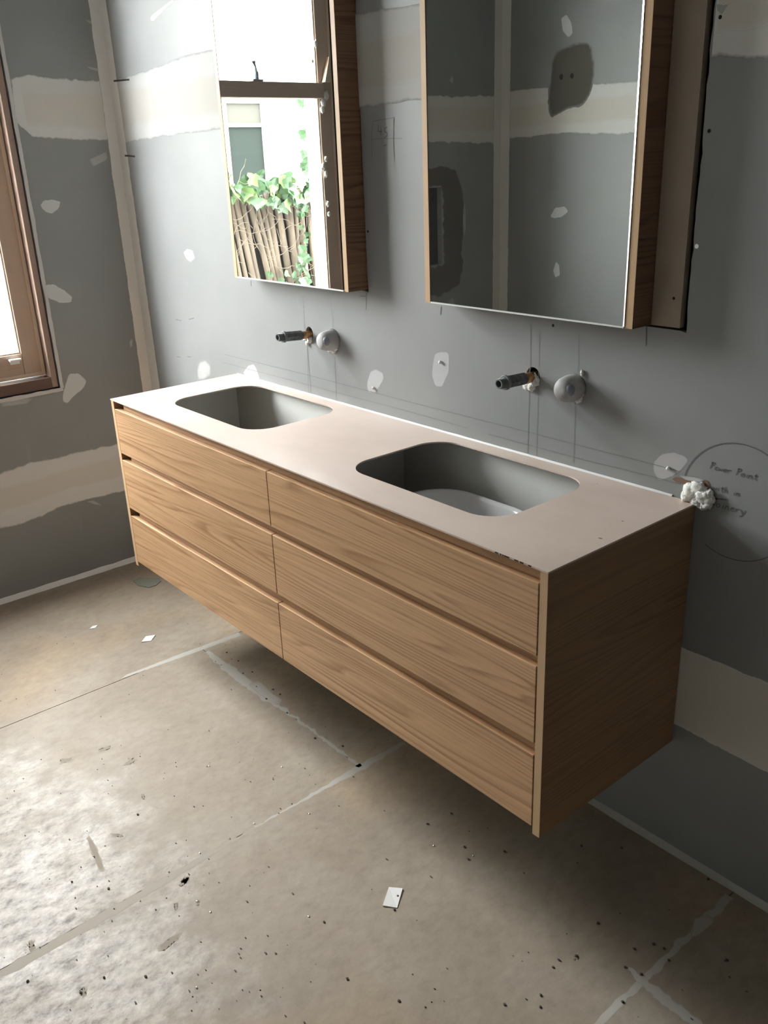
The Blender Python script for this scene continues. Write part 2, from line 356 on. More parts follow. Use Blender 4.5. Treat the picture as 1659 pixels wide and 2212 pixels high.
def plate(name, outer, holes, to3, h0, h1, material, parent=None):
    cu = bpy.data.curves.new('t', 'CURVE'); cu.dimensions = '2D'; cu.fill_mode = 'BOTH'; cu.extrude = (h1-h0)/2
    for loop in [outer]+holes:
        sp = cu.splines.new('POLY'); sp.points.add(len(loop)-1); sp.use_cyclic_u = True
        for i, p in enumerate(loop): sp.points[i].co = (p[0], p[1], 0, 1)
    o = bpy.data.objects.new('t', cu); COL.objects.link(o)
    dg = bpy.context.evaluated_depsgraph_get(); me = bpy.data.meshes.new_from_object(o.evaluated_get(dg))
    verts = [to3(q.co.x, q.co.y, (h0+h1)/2+q.co.z) for q in me.vertices]; faces = [tuple(p.vertices) for p in me.polygons]
    bpy.data.objects.remove(o, do_unlink=True); bpy.data.curves.remove(cu)
    r = mk(name, verts, faces, material, parent)
    bm = bmesh.new(); bm.from_mesh(r.data); bmesh.ops.remove_doubles(bm, verts=bm.verts, dist=1e-5); bmesh.ops.recalc_face_normals(bm, faces=bm.faces); bm.to_mesh(r.data); bm.free()
    return r
def rrect(x0, x1, y0, y1, r, n=10):
    o = []
    for cx, cy, a0 in ((x1-r,y1-r,0),(x0+r,y1-r,90),(x0+r,y0+r,180),(x1-r,y0+r,270)):
        for k in range(n+1): a = math.radians(a0+90*k/n); o.append((cx+r*math.cos(a), cy+r*math.sin(a)))
    return o
def resample(pts, n, closed=False):
    P = [Vector((p[0], p[1])) for p in pts]
    if closed: P.append(P[0])
    L = [0]
    for a, b in zip(P, P[1:]): L.append(L[-1]+(b-a).length)
    out = []
    for k in range(n):
        t = L[-1]*k/(n if closed else n-1); i = 0
        while i < len(L)-2 and L[i+1] < t: i += 1
        f = (t-L[i])/max(1e-9, L[i+1]-L[i]); out.append(P[i].lerp(P[i+1], f))
    return out
def band(name, to3, edge_a, edge_b, h, material, parent, n=90, rag=.004, rows=(0,.05,.14,.5,.86,.95,1), ends=(False, False), seed=0, solid=False):
    A = resample(edge_a, n); B_ = resample(edge_b, n); v = []; cov = []; f = []; m_ = len(rows)
    for i in range(n):
        d = (B_[i]-A[i]).normalized()
        ja = rag*(mn.noise(Vector((i*.33, seed, 1)))+.5*mn.noise(Vector((i*1.3, seed, 4)))); jb = rag*(mn.noise(Vector((i*.31, seed, 8)))+.5*mn.noise(Vector((i*1.2, seed, 5))))
        a = A[i]+d*ja; b = B_[i]+d*jb
        for k, t in enumerate(rows):
            q = a.lerp(b, t); c = 1 if (solid and t == 1) else 0 if t in (0,1) else (.5 if t in (rows[1], rows[-2]) else 1)
            if ends[0]: c = min(c, i/4)
            if ends[1]: c = min(c, (n-1-i)/4)
            v.append(to3(q.x, q.y, h)); cov.append(c)
    for i in range(n-1):
        for k in range(m_-1): f.append((i*m_+k, i*m_+k+1, (i+1)*m_+k+1, (i+1)*m_+k))
    return mk(name, v, f, material, parent, cover=cov)
def blob(name, to3, pts, h, material, parent, n=48, rag=.0015, seed=0, inner=(1,.9,.7,.35)):
    P = resample(pts, n, True)
    for _ in range(2): P = [(P[i-1]+P[i]*2+P[(i+1)%n])/4 for i in range(n)]
    c = sum(P, Vector((0,0)))/n; v = []; cov = []; f = []
    for s in inner:
        for i, p in enumerate(P):
            q = c+(p-c)*s
            if s == 1: q = q+(p-c).normalized()*rag*mn.noise(Vector((i*.6, seed, c.x*5)))*1.6
            v.append(to3(q.x, q.y, h)); cov.append({1:0,.9:.5}.get(s, 1))
    v.append(to3(c.x, c.y, h)); cov.append(1); m_ = len(inner)
    for j in range(m_-1):
        for i in range(n): f.append((j*n+i, j*n+(i+1)%n, (j+1)*n+(i+1)%n, (j+1)*n+i))
    for i in range(n): f.append(((m_-1)*n+i, (m_-1)*n+(i+1)%n, m_*n))
    return mk(name, v, f, material, parent, cover=cov)
def ell(cx, cy, rx, ry, n=20, rot=0):
    return [(cx+rx*math.cos(a)*math.cos(rot)-ry*math.sin(a)*math.sin(rot), cy+rx*math.cos(a)*math.sin(rot)+ry*math.sin(a)*math.cos(rot)) for a in [2*math.pi*k/n for k in range(n)]]
def ribbon(mb, to3, pts, w, h):
    P = [Vector((p[0], p[1])) for p in pts]; k0 = len(mb.v); n = len(P)
    for i, p in enumerate(P):
        d = (P[min(i+1,n-1)]-P[max(i-1,0)]); d = d.normalized() if d.length > 0 else Vector((1,0)); s = Vector((-d.y, d.x))*w/2
        mb.v += [to3(*(p+s), h), to3(*(p-s), h)]
    for i in range(n-1): mb.f.append((k0+2*i, k0+2*i+1, k0+2*i+3, k0+2*i+2))
def line(name, to3, pts, w, h, material, parent, wob=.0006):
    mb = MB(); P = resample(pts, max(8, int(len(pts)*4)))
    P = [p+Vector((mn.noise(Vector((i*.7,p.x*9,2))), mn.noise(Vector((i*.7,p.y*9,5)))))*wob for i, p in enumerate(P)]
    ribbon(mb, to3, P, w, h); return mb.build(name, material, parent)

# ================================================================ THE SETTING
# ---- floor: slab, sheets with open joints
floor = tag(box('floor', M['dark'], None, XL-.2, XR+.1, YF-.1, .1, -.12, -.012), kind='structure')
G = .0012
sheets = []
for (xa, xb, cuts) in ((XL, .176, (-1.25,)), (.176, 1.075, (-.352, -2.15)), (1.075, 1.993, (-1.60,)), (1.993, 2.893, (-.367, -2.16)), (2.893, 3.893, (-1.255,)), (3.893, XR, (-.367,))):
    ys = [YF]+sorted(cuts)+[0.0]
    for ya, yb in zip(ys, ys[1:]):
        if yb-ya < .02: continue
        sheets.append(box('floor_sheet', M['floor'], floor, xa+G, xb-G, ya+G, yb-G, -.012, 0, b=.0006))
# joint filler, scraped along some joints
band('joint_filler', S_floor, [PF(272,1458),PF(385,1414),PF(515,1366)], [PF(262,1466),PF(405,1416),PF(522,1373)], .00012, M['film_white'], floor, n=60, rag=.004, seed=1)
band('joint_filler', S_floor, [(.215,-.340),(.38,-.335),(.60,-.335),(.70,-.345),(1.07,-.346)], [(.215,-.358),(.38,-.372),(.60,-.372),(.70,-.357),(1.07,-.356)], .00012, M['film_white'], floor, n=90, rag=.012, seed=2)
band('joint_filler', S_floor, [(1.064,-.19),(1.058,-.36),(1.069,-.50),(1.073,-.70)], [(1.081,-.19),(1.087,-.36),(1.080,-.50),(1.077,-.70)], .00012, M['film_white'], floor, n=60, rag=.006, seed=3)
band('joint_filler', S_floor, [(1.073,-.70),(1.071,-.9),(1.073,-1.1),(1.075,-1.5)], [(1.080,-.70),(1.091,-.9),(1.101,-1.1),(1.098,-1.5)], .00012, M['film'], floor, n=80, rag=.006, seed=4)
band('joint_filler', S_floor, [(1.984,-.03),(1.985,-.16),(1.984,-.6)], [(2.006,-.03),(2.001,-.16),(2.000,-.6)], .00012, M['film_white'], floor, n=50, rag=.008, seed=5)
band('joint_filler', S_floor, [(1.955,-.352),(2.05,-.350),(2.2,-.360)], [(1.955,-.362),(2.05,-.378),(2.2,-.373)], .00030, M['film_white'], floor, n=40, rag=.008, seed=6)
blob('filler_smear', S_floor, [PF(1500,1985),PF(1530,1975),PF(1545,1990),PF(1510,2020),PF(1490,2028)], .00025, M['film_white'], floor, seed=3)
blob('filler_smear', S_floor, [PF(535,1478),PF(560,1470),PF(590,1500),PF(612,1512),PF(600,1525),PF(560,1500)], .00025, M['film_white'], floor, seed=4)

# ---- walls
def recess_pts(x0, x1, z0, z1, jag, seed):
    pts = []; n = 46
    pts += [(x0, z0), (x1-.012, z0-.003), (x1+.002, z0-.006)]
    for k in range(1, n): 
        z = z0+(z1-z0)*k/n; pts.append((x1+jag*(mn.noise(Vector((k*.55, seed, 0)))+.4*mn.noise(Vector((k*2.1, seed, 3)))), z))
    pts += [(x1, z1), (x0, z1)]
    return pts
CT = ZB+.86       # cabinets' top
h1 = recess_pts(.173, .7600, ZB-.002, CT+.003, .0018, 1)
h2 = recess_pts(1.068, 1.7415, ZB-.002, CT+.003, .0035, 5)
tap_holes = [ell(.467,1.080,.019,.022,14), ell(.588,1.078,.032,.031,16), ell(1.357,1.083,.021,.022,14), ell(1.479,1.078,.032,.030,16), ell(1.80,.918,.030,.020,14)]
wall_back = tag(plate('wall_back', [(XL-.15,-.012),(XR,-.012),(XR,ZC),(XL-.15,ZC)], [h1, h2]+tap_holes, S_back, -.013, 0, M['board']), kind='structure')
box('stud_lining', M['dark'], wall_back, XL, XR, .10, .12, -.01, ZC)      # dark void behind the board
wall_left = tag(plate('wall_left', [(YF-.1,-.012),(0,-.012),(0,ZC),(YF-.1,ZC)],
    [[(WY0,WZ0),(WY1,WZ0),(WY1,WZ1),(WY0,WZ1)], [(-1.80,1.06),(-1.60,1.06),(-1.60,1.43),(-1.80,1.43)]], S_left, -.20, 0, M['board']), kind='structure')
wall_front = tag(box('wall_front', M['board'], None, XL, XR, YF-.1, YF, -.012, ZC), kind='structure')
wall_right = tag(box('wall_right', M['board'], None, XR, XR+.1, YF-.1, .1, -.012, ZC), kind='structure')
ceiling = tag(box('ceiling', M['ceiling'], None, XL-.2, XR+.1, YF-.1, .12, ZC, ZC+.1), kind='structure')
box('dark_void_block', M['dark'], wall_left, XL-.16, XL-.03, -1.799, -1.601, 1.061, 1.429)  # black block in the opening, the dark of the void put into its colour

# horizontal taped joints -------------------------------------------------
H1, H2, H3 = .00015, .00030, .00045
#   back wall, upper joint
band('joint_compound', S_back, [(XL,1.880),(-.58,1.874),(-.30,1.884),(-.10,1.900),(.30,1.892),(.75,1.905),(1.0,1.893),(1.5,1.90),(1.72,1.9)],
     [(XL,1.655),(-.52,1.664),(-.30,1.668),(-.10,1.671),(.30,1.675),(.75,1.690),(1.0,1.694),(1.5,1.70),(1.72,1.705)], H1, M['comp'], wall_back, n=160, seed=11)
band('joint_compound', S_back, [(1.745,1.9),(2.1,1.895),(XR,1.9)], [(1.745,1.707),(1.77,1.704),(1.85,1.699),(2.1,1.695),(XR,1.69)], H1, M['comp_lifted'], wall_back, n=160, seed=51, rag=.006)
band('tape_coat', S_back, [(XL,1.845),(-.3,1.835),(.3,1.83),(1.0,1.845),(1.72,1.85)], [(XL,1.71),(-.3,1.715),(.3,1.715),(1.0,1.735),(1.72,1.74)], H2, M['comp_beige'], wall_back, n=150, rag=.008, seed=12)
band('tape_coat', S_back, [(1.75,1.86),(XR,1.86)], [(1.75,1.745),(XR,1.74)], H2, M['comp_beige_lifted'], wall_back, n=120, rag=.008, seed=52)
#   back wall, lower joint
band('joint_compound', S_back, [(XL,.53),(0,.535),(1.0,.54),(1.80,.549),(2.0,.547),(2.6,.54),(XR,.54)], [(XL,.31),(0,.32),(1.0,.33),(1.80,.347),(2.02,.339),(2.6,.33),(XR,.33)], H1, M['comp_beige_lifted'], wall_back, n=200, seed=13)
#   window wall, upper joint (both sides of the window)
band('joint_compound', S_left, [PL(22,168),PL(60,160),PL(120,168),PL(205,172),(0,1.873)], [PL(32,262),PL(70,298),PL(150,302),PL(230,305),(0,1.658)], H1, M['comp_lifted'], wall_left, n=70, seed=14, ends=(True, False))
band('tape_coat', S_left, [(-.33,1.835),(-.2,1.83),(0,1.835)], [(-.33,1.725),(-.2,1.715),(0,1.70)], H2, M['comp_beige_lifted'], wall_left, n=50, rag=.006, seed=15)
band('joint_compound', S_left, [(YF,1.850),(-2.05,1.848),(-1.9,1.842),(-1.72,1.846),(-1.5,1.85),(WY0-.01,1.85)], [(YF,1.622),(-2.05,1.625),(-1.9,1.632),(-1.72,1.636),(-1.5,1.63),(WY0-.01,1.63)], H1, M['comp_lifted'], wall_left, n=90, seed=16, rag=.007)
band('tape_coat', S_left, [(YF,1.80),(WY0-.02,1.80)], [(YF,1.68),(WY0-.02,1.68)], H2, M['comp_beige_lifted'], wall_left, n=60, rag=.006, seed=17)
#   window wall, lower joint
band('joint_compound', S_left, [(YF,.50),(-1.2,.51),PL(0,1022),PL(60,1000),PL(110,990),PL(250,958),(0,.532)], [(YF,.29),(-1.2,.29),PL(0,1143),PL(60,1130),PL(130,1096),PL(250,1065),(0,.315)], H1, M['comp_lifted'], wall_left, n=130, seed=18, rag=.006)
band('tape_coat', S_left, [(YF,.46),(-.7,.455),(-.4,.47),(0,.475)], [(YF,.37),(-.7,.36),(-.4,.385),(0,.375)], H2, M['comp_beige_lifted'], wall_left, n=90, rag=.008, seed=19)
#   front wall
band('joint_compound', S_front, [(XL,1.868),(-.45,1.866),(.11,1.850),(XR,1.85)], [(XL,1.640),(-.3,1.652),(.12,1.632),(XR,1.63)], H1, M['comp_lifted'], wall_front, n=140, seed=20, rag=.007)
band('tape_coat', S_front, [(XL,1.80),(XR,1.80)], [(XL,1.69),(XR,1.69)], H2, M['comp_beige_lifted'], wall_front, n=140, rag=.008, seed=21)
# vertical corner joints --------------------------------------------------
band('corner_compound', S_left, [(-.040,2.69),(-.042,1.5),(-.044,.35),(-.044,0)], [(0,2.69),(0,1.5),(0,.35),(0,0)], H3, M['comp_corner'], wall_left, n=90, rag=.0025, rows=(0,.1,.25,.6,1), solid=True, seed=22)
band('corner_compound', S_back, [(-.638,2.69),(-.630,1.9),(-.622,1.3),(-.614,.75),(-.614,0)], [(XL,2.69),(XL,1.9),(XL,1.3),(XL,.75),(XL,0)], H3, M['comp_corner'], wall_back, n=90, rag=.0025, rows=(0,.1,.25,.6,1), solid=True, seed=23)
band('corner_compound', S_left, [(-2.176,2.69),(-2.174,0)], [(YF,2.69),(YF,0)], H3, M['comp_corner'], wall_left, n=90, rag=.002, rows=(0,.1,.25,.6,1), solid=True, seed=24)
band('corner_compound', S_front, [(-.630,2.69),(-.628,0)], [(XL,2.69),(XL,0)], H3, M['comp_corner'], wall_front, n=90, rag=.002, rows=(0,.1,.25,.6,1), solid=True, seed=25)
# patches over screw heads -------------------------------------------------
def pxblob(name, conv, to3, pts, h, material, parent, **k): return blob(name, to3, [conv(*p) for p in pts], h, material, parent, **k)
pxblob('filler_patch', PL, S_left, [(86,444),(95,432),(118,431),(131,436),(128,450),(112,462),(98,458)], H1, M['patch'], wall_left, seed=1)
pxblob('filler_patch', PL, S_left, [(94,616),(115,613),(140,628),(158,643),(155,654),(130,655),(100,642)], H1, M['patch'], wall_left, seed=2)
pxblob('filler_patch', PL, S_left, [(148,808),(172,805),(187,822),(182,838),(160,855),(146,872),(134,868),(136,850)], H1, M['patch'], wall_left, seed=3)
pxblob('filler_patch', PL, S_left, [(280,735),(287,732),(286,748),(281,752)], H1, M['smear'], wall_left, seed=4)
pxblob('filler_smear', PL, S_left, [(180,40),(215,50),(225,70),(205,60)], H2, M['smear'], wall_left, seed=5)
pxblob('filler_smear', PL, S_left, [(185,143),(215,148),(217,156),(195,150)], H2, M['smear'], wall_left, seed=6)
pxblob('filler_smear', PL, S_left, [(190,345),(232,325),(234,345),(200,362)], H2, M['smear'], wall_left, seed=7)
pxblob('filler_smear', PL, S_left, [(185,1083),(200,1080),(222,1092),(205,1090)], H2, M['smear'], wall_left, seed=8)
pxblob('filler_smear', PL, S_left, [(0,866),(40,862),(75,858),(60,872),(0,880)], H2, M['smear'], wall_left, seed=9)
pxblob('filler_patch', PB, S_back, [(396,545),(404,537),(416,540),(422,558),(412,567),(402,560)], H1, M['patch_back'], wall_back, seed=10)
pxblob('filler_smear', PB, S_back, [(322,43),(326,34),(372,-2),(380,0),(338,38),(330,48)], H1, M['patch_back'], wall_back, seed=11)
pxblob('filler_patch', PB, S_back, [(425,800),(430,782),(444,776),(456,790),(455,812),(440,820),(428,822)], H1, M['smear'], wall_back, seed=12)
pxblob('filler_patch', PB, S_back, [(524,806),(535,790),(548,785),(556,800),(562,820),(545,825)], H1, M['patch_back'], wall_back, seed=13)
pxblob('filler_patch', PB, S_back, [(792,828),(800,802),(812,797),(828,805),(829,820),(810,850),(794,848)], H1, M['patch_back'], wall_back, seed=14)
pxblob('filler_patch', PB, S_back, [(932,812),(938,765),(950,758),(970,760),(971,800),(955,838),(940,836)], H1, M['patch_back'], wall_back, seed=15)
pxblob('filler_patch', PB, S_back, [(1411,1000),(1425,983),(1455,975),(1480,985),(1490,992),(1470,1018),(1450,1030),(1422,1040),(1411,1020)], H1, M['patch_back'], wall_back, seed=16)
pxblob('filler_patch', PLM, S_left, [(968,650),(978,640),(984,655),(980,668),(970,668)], H1, M['smear'], wall_left, seed=17)
pxblob('filler_patch', PFM, S_front, [(1212,40),(1224,30),(1234,48),(1238,72),(1228,82),(1216,68)], H1, M['patch'], wall_front, seed=18)
pxblob('filler_patch', PFM, S_front, [(1188,468),(1200,448),(1220,446),(1228,456),(1215,468),(1196,472)], H1, M['patch'], wall_front, seed=19)
pxblob('filler_patch', PFM, S_front, [(1195,585),(1201,565),(1208,572),(1210,595),(1200,600)], H1, M['patch'], wall_front, seed=20)
pxblob('filler_patch', PLM, S_left, [(970,175),(976,162),(980,170),(978,182)], H1, M['smear'], wall_left, seed=21)
pxblob('sealed_patch', PFM, S_front, [(1188,170),(1195,115),(1230,95),(1278,88),(1286,150),(1278,205),(1255,232),(1225,235),(1190,258),(1182,225)], H3, M['damp'], wall_front, seed=22, rag=.006)
for q in ((1213,166),(1236,164)): blob('drilled_hole', S_front, ell(*PFM(*q), .012, .014), H3+.0006, M['dark'], wall_front, n=16, inner=(1,.9,.5))
blob('sealed_patch', S_left, [(-1.55,1.52),(-1.78,1.53),(-1.88,1.52),(-1.94,1.44),(-1.955,1.30),(-1.93,1.15),(-1.95,1.02),(-1.90,.93),(-1.80,.90),(-1.58,.92),(-1.50,1.2)], H1, M['damp'], wall_left, seed=23, rag=.02) if False else None
band('sealed_patch', S_left, [(-1.62,1.50),(-1.80,1.53),(-1.90,1.51),(-1.95,1.42),(-1.965,1.25),(-1.94,1.10),(-1.955,1.02),(-1.92,.94),(-1.80,.90),(-1.62,.91)],
     [(-1.60,1.44),(-1.80,1.435),(-1.805,1.43),(-1.81,1.40),(-1.81,1.25),(-1.81,1.14),(-1.81,1.08),(-1.81,1.06),(-1.80,1.055),(-1.60,1.055)], H1, M['damp'], wall_left, n=90, rag=.012, seed=24)
blob('filler_patch', S_left, [(-1.962,1.37),(-1.975,1.30),(-1.972,1.20),(-1.955,1.17),(-1.95,1.27)], H2, M['smear'], wall_left, seed=25)
# tiny screw dimples with a curl of filler
for q, st in (((953,782),S_back),((808,838),S_back),((1445,1011),S_back)):
    x, z = PB(*q); MB().lump((x, -.003, z), .0045, .4, 1.5, 2).build('filler_curl', M['foam'], wall_back, True)
def dots(name, conv, to3, pts, rad, material, parent):
    for q in pts: blob(name, to3, ell(*conv(*q), rad, rad), H3, material, parent, n=12, rag=0, inner=(1,.6))
dots('screw_dimple', PB, S_back, [(795,500),(1195,703),(1532,283),(1556,37)], .004, M['dark'], wall_back)
dots('screw_head', PB, S_back, [(1505,532)], .005, M['metal'], wall_back)
band('scratch', S_back, [PB(1548,10),PB(1562,12),PB(1575,8)], [PB(1550,24),PB(1560,30),PB(1566,22)], H3, M['smear'], wall_back, n=20)

# pencil setting-out -------------------------------------------------------
def pl_(pts, w=.0016, mt='pencil_faint', conv=PB, st=S_back, par=None, name='pencil_line'): return line(name, st, [conv(*p) for p in pts], w, .0007, M[mt], par or wall_back)
pl_([(486,766),(650,806),(900,872),(1160,938),(1445,1011),(1468,1018)], .0015)
pl_([(483,783),(640,824)], .0012); pl_([(645,826),(900,893),(1010,925)], .0011); pl_([(1056,938),(1250,990),(1400,1027),(1470,1046)], .0013)
pl_([(655,640),(658,712)], .0012); pl_([(664,742),(668,800),(672,850)], .0014); pl_([(659,700),(664,760),(667,852)], .0009)
pl_([(715,650),(722,720)], .0009); pl_([(723,770),(727,866)], .0010)
pl_([(1147,700),(1146,780),(1143,860),(1140,978)], .0014); pl_([(1166,716),(1164,800),(1159,984)], .0010)
pl_([(1251,720),(1249,806)], .0010); pl_([(1243,868),(1239,1000)], .0012)
pl_([(953,662),(952,680)], .0022, 'pencil'); pl_([(1397,706),(1396,747)], .0026, 'pencil'); pl_([(792,632),(791,670)], .0018, 'pencil'); pl_([(542,607),(543,618)], .0018, 'pencil'); pl_([(778,639),(790,640)], .0016, 'pencil')
pl_([(805,264),(803,300),(804,340)], .0022); pl_([(805,262),(830,258),(851,254)], .0022); pl_([(804,300),(850,299),(869,299)], .0018); pl_([(851,254),(850,300),(852,348)], .0018)
for st_ in ([(818,270),(817,284),(826,284)], [(823,276),(823,292)], [(837,274),(831,278),(831,284),(836,287),(837,293),(831,298)], [(829,316),(836,312)]): pl_(st_, .0022, 'pencil', name='pencil_figure')
for a, b_ in (((246,175),(280,172)), ((270,336),(292,338))): pl_([a, b_], .006, 'ink', name='marker_stroke')
for a, b_ in (((380,690),(392,693)),((408,690),(420,687)),((382,770),(390,772)),((405,770),(413,771))): pl_([a, b_], .002, 'pencil')
# the electrician's circle and note
cx_, cz_, rc = 1.886, .910, .1205
line('pencil_circle', S_back, [(cx_+rc*math.cos(a), cz_+rc*math.sin(a)) for a in [math.radians(d) for d in range(-118, 170, 4)]], .0021, .0007, M['pencil'], wall_back)
GL = {  # handwriting strokes in a 1 x 1.6 cell
 'P': [[(.1,0),(.15,.8),(.2,1.5)],[(.0,1.3),(.4,1.55),(.75,1.35),(.6,1.0),(.2,.85)]],
 'o': [[(.5,.7),(.15,.6),(.1,.2),(.4,0),(.75,.2),(.7,.6),(.45,.72)]],
 'w': [[(.0,.7),(.15,.05),(.4,.5),(.6,.05),(.9,.7)]],
 'e': [[(.1,.35),(.7,.45),(.55,.75),(.2,.65),(.1,.25),(.4,0),(.8,.15)]],
 'r': [[(.1,0),(.15,.7)],[(.15,.5),(.4,.72),(.75,.65)]],
 'i': [[(.4,.0),(.42,.65)],[(.45,.92),(.47,.98)]],
 'n': [[(.1,0),(.12,.7)],[(.12,.5),(.4,.72),(.65,.5),(.68,0)]],
 't': [[(.4,1.25),(.38,.2),(.6,0),(.8,.1)],[(.05,.8),(.8,.85)]],
 'h': [[(.15,1.4),(.12,0)],[(.12,.45),(.4,.7),(.65,.5),(.68,0)]],
 'J': [[(.1,1.5),(.9,1.5)],[(.6,1.5),(.58,.3),(.35,0),(.0,.2)]],
 'y': [[(.1,.7),(.3,.15),(.65,.1)],[(.8,.75),(.6,0),(.3,-.5),(.0,-.4)]]}
def write(text, x, z, s, name, skip=0):
    for ch in text:
        if ch != ' ':
            mb = MB()
            for stroke in GL[ch]:
                P = resample([(x+p[0]*s+.22*p[1]*s, z+p[1]*s) for p in stroke], 12); ribbon(mb, S_back, P, .0019, .0007)
            mb.build(name, M['pencil'], wall_back)
        x += s*(.95 if ch != 'i' else .75)
write('Power Point', 1.822, .966, .0098, 'pencil_letter')
write('with in', 1.832, .924, .0095, 'pencil_letter')
write('Joinery', 1.832, .890, .0115, 'pencil_letter')
pl_([(1545,1077),(1571,1079)], .0026, 'pencil')

# ---- foam and torn hole beside the vanity (a blob of its own kind)
f = MB()
for (px, py, r_, sq) in ((1497,1062,.018,(1.1,.6,1)),(1487,1070,.013,(1,.7,1)),(1512,1052,.015,(1.2,.6,.8)),(1525,1070,.017,(1,.7,1)),(1530,1086,.013,(1,.6,1)),(1536,1066,.010,(1,.7,1)),(1508,1080,.013,(1,.7,1)),(1520,1092,.009,(1.2,.7,.8)),(1500,1048,.010,(1.5,.4,.6)),(1539,1078,.009,(1,.8,1))):
    x, z = PB(px, py); f.lump((x, -.006, z), r_, .45, 1.3, 3, sq, seed=px*.1)
tag(f.build('foam_blob', M['foam'], None, True, origin=(1.81,0,.91)), 'lumpy white expanding foam bulging from the wall at the right rear corner of the vanity', 'foam')
pxblob('torn_paper_edge', PB, S_back, [(1452,1032),(1465,1030),(1500,1040),(1530,1036),(1533,1050),(1538,1060),(1520,1058),(1495,1046),(1460,1042)], .0012, M['paper'], wall_back, seed=31, rag=.004)
pxblob('torn_paper_edge', PB, S_back, [(1465,1026),(1500,1030),(1524,1036),(1515,1042),(1480,1036)], .0016, M['smear'], wall_back, seed=32)

# ---- sealant beads along the floor
def bead(name, p0, p1, r, material, nrm, n=60, seed=0):
    v = []; fcs = []; p0 = Vector(p0); p1 = Vector(p1)
    for i in range(n):
        p = p0.lerp(p1, i/(n-1)); k = r*(1+.25*mn.noise(Vector((i*.5, seed, 0))))
        for (a, b_) in ((1,0),(.72,.22),(.42,.42),(.22,.72),(0,1)): v.append(p+Vector(nrm)*k*a+Vector((0,0,k*b_)))
    for i in range(n-1):
        for j in range(4): fcs.append((i*5+j, i*5+j+1, (i+1)*5+j+1, (i+1)*5+j))
    return mk(name, v, fcs, material, None, True, cover=[1 if q % 5 not in (0,4) else .3 for q in range(n*5)])
tag(bead('trim_1', (XL,YF,0), (XL,0,0), .017, M['sealant'], (1,0,0), 80, 1), kind='structure')
tag(bead('trim_2', (XL,0,0), (XR,0,0), .013, M['sealant_grey'], (0,-1,0), 120, 2), kind='structure')

# ================================================================ WINDOW
win = tag(empty('window_1', (XL, (WY0+WY1)/2, WZ0)), kind='structure')
X0 = XL-.004; FD = XL-.115; T_ = .022
# outer frame members, sash frame behind
box('window_jamb', M['cedar_jamb'], win, FD, X0, WY1-T_-.004, WY1-.004, WZ0+.006, WZ1-.005, b=.0015)
box('window_jamb', M['cedar_jamb'], win, FD, X0, WY0+.004, WY0+.004+T_, WZ0+.006, WZ1-.005, b=.0015)
box('window_sill', M['cedar_dark'], win, FD-.03, X0, WY0+.026, WY1-.026, WZ0+.004, WZ0+.046, b=.002)
box('window_head', M['cedar_dark'], win, FD, X0, WY0+.026, WY1-.026, WZ1-.035, WZ1-.005, b=.002)
SX0, SX1 = XL-.088, XL-.046; YA, YB = WY0+.028, WY1-.029
sash = empty('sash', (SX0, (YA+YB)/2, .84)); sash.parent = win; sash.location = sash.location-win.location
SW = .078
def sashpart(name, mt, y0, y1, z0, z1, x0=SX0, x1=SX1, b=.003): return MB().box(x0, x1, y0, y1, z0, z1, b=b).build(name, M[mt], sash)
zb, zt = WZ0+.052, WZ1-.04
sashpart('stile', 'cedar', YA, YA+SW, zb, zt); sashpart('stile', 'cedar', YB-SW, YB, zb, zt)
sashpart('bottom_rail', 'cedar_y', YA+SW, YB-SW, zb, zb+.092)
sashpart('top_rail', 'cedar_y', YA+SW, YB-SW, zt-.06, zt)
sashpart('middle_rail', 'cedar_y', YA+SW-.02, YB-SW+.005, 1.826, 1.888, SX0, SX1+.012)
# pale bevelled moulding round the sash edge and glazing beads
for y0, y1, z0, z1 in ((YB-.014,YB,zb,zt),(YA,YA+.014,zb,zt),(YA+.014,YB-.014,zb,zb+.014)):
    sashpart('sash_moulding', 'cedar_pale', y0, y1, z0, z1, SX1-.001, SX1+.004, b=.002)
for y0, y1, z0, z1 in ((YB-SW-.006,YB-SW,zb+.092,1.826),(YA+SW,YA+SW+.006,zb+.092,1.826),(YA+SW+.006,YB-SW-.006,zb+.092,zb+.098),(YA+SW,YA+SW+.006,1.888,zt-.06),(YB-SW-.006,YB-SW,1.888,zt-.06)):
    sashpart('glazing_bead', 'cedar_pale', y0, y1, z0, z1, SX0+.01, SX1-.006, b=.001)
xg = (SX0+SX1)/2
for z0, z1 in ((zb+.09, 1.83), (1.885, zt-.058)):
    mk('pane', [(xg,YA+SW-.004,z0),(xg,YB-SW+.004,z0),(xg,YB-SW+.004,z1),(xg,YA+SW-.004,z1)], [(0,1,2,3)], M['glass'], sash)
# exterior painted reveals
for y0, y1 in ((WY0-.0, WY0+.034), (WY1-.034, WY1)):
    box('painted_reveal', M['white_paint'], win, XL-.26, FD-.001, y0, y1, WZ0, WZ1)
box('outer_sill', M['white_paint'], win, XL-.28, FD-.031, WY0+.035, WY1-.035, WZ0-.02, WZ0+.02)
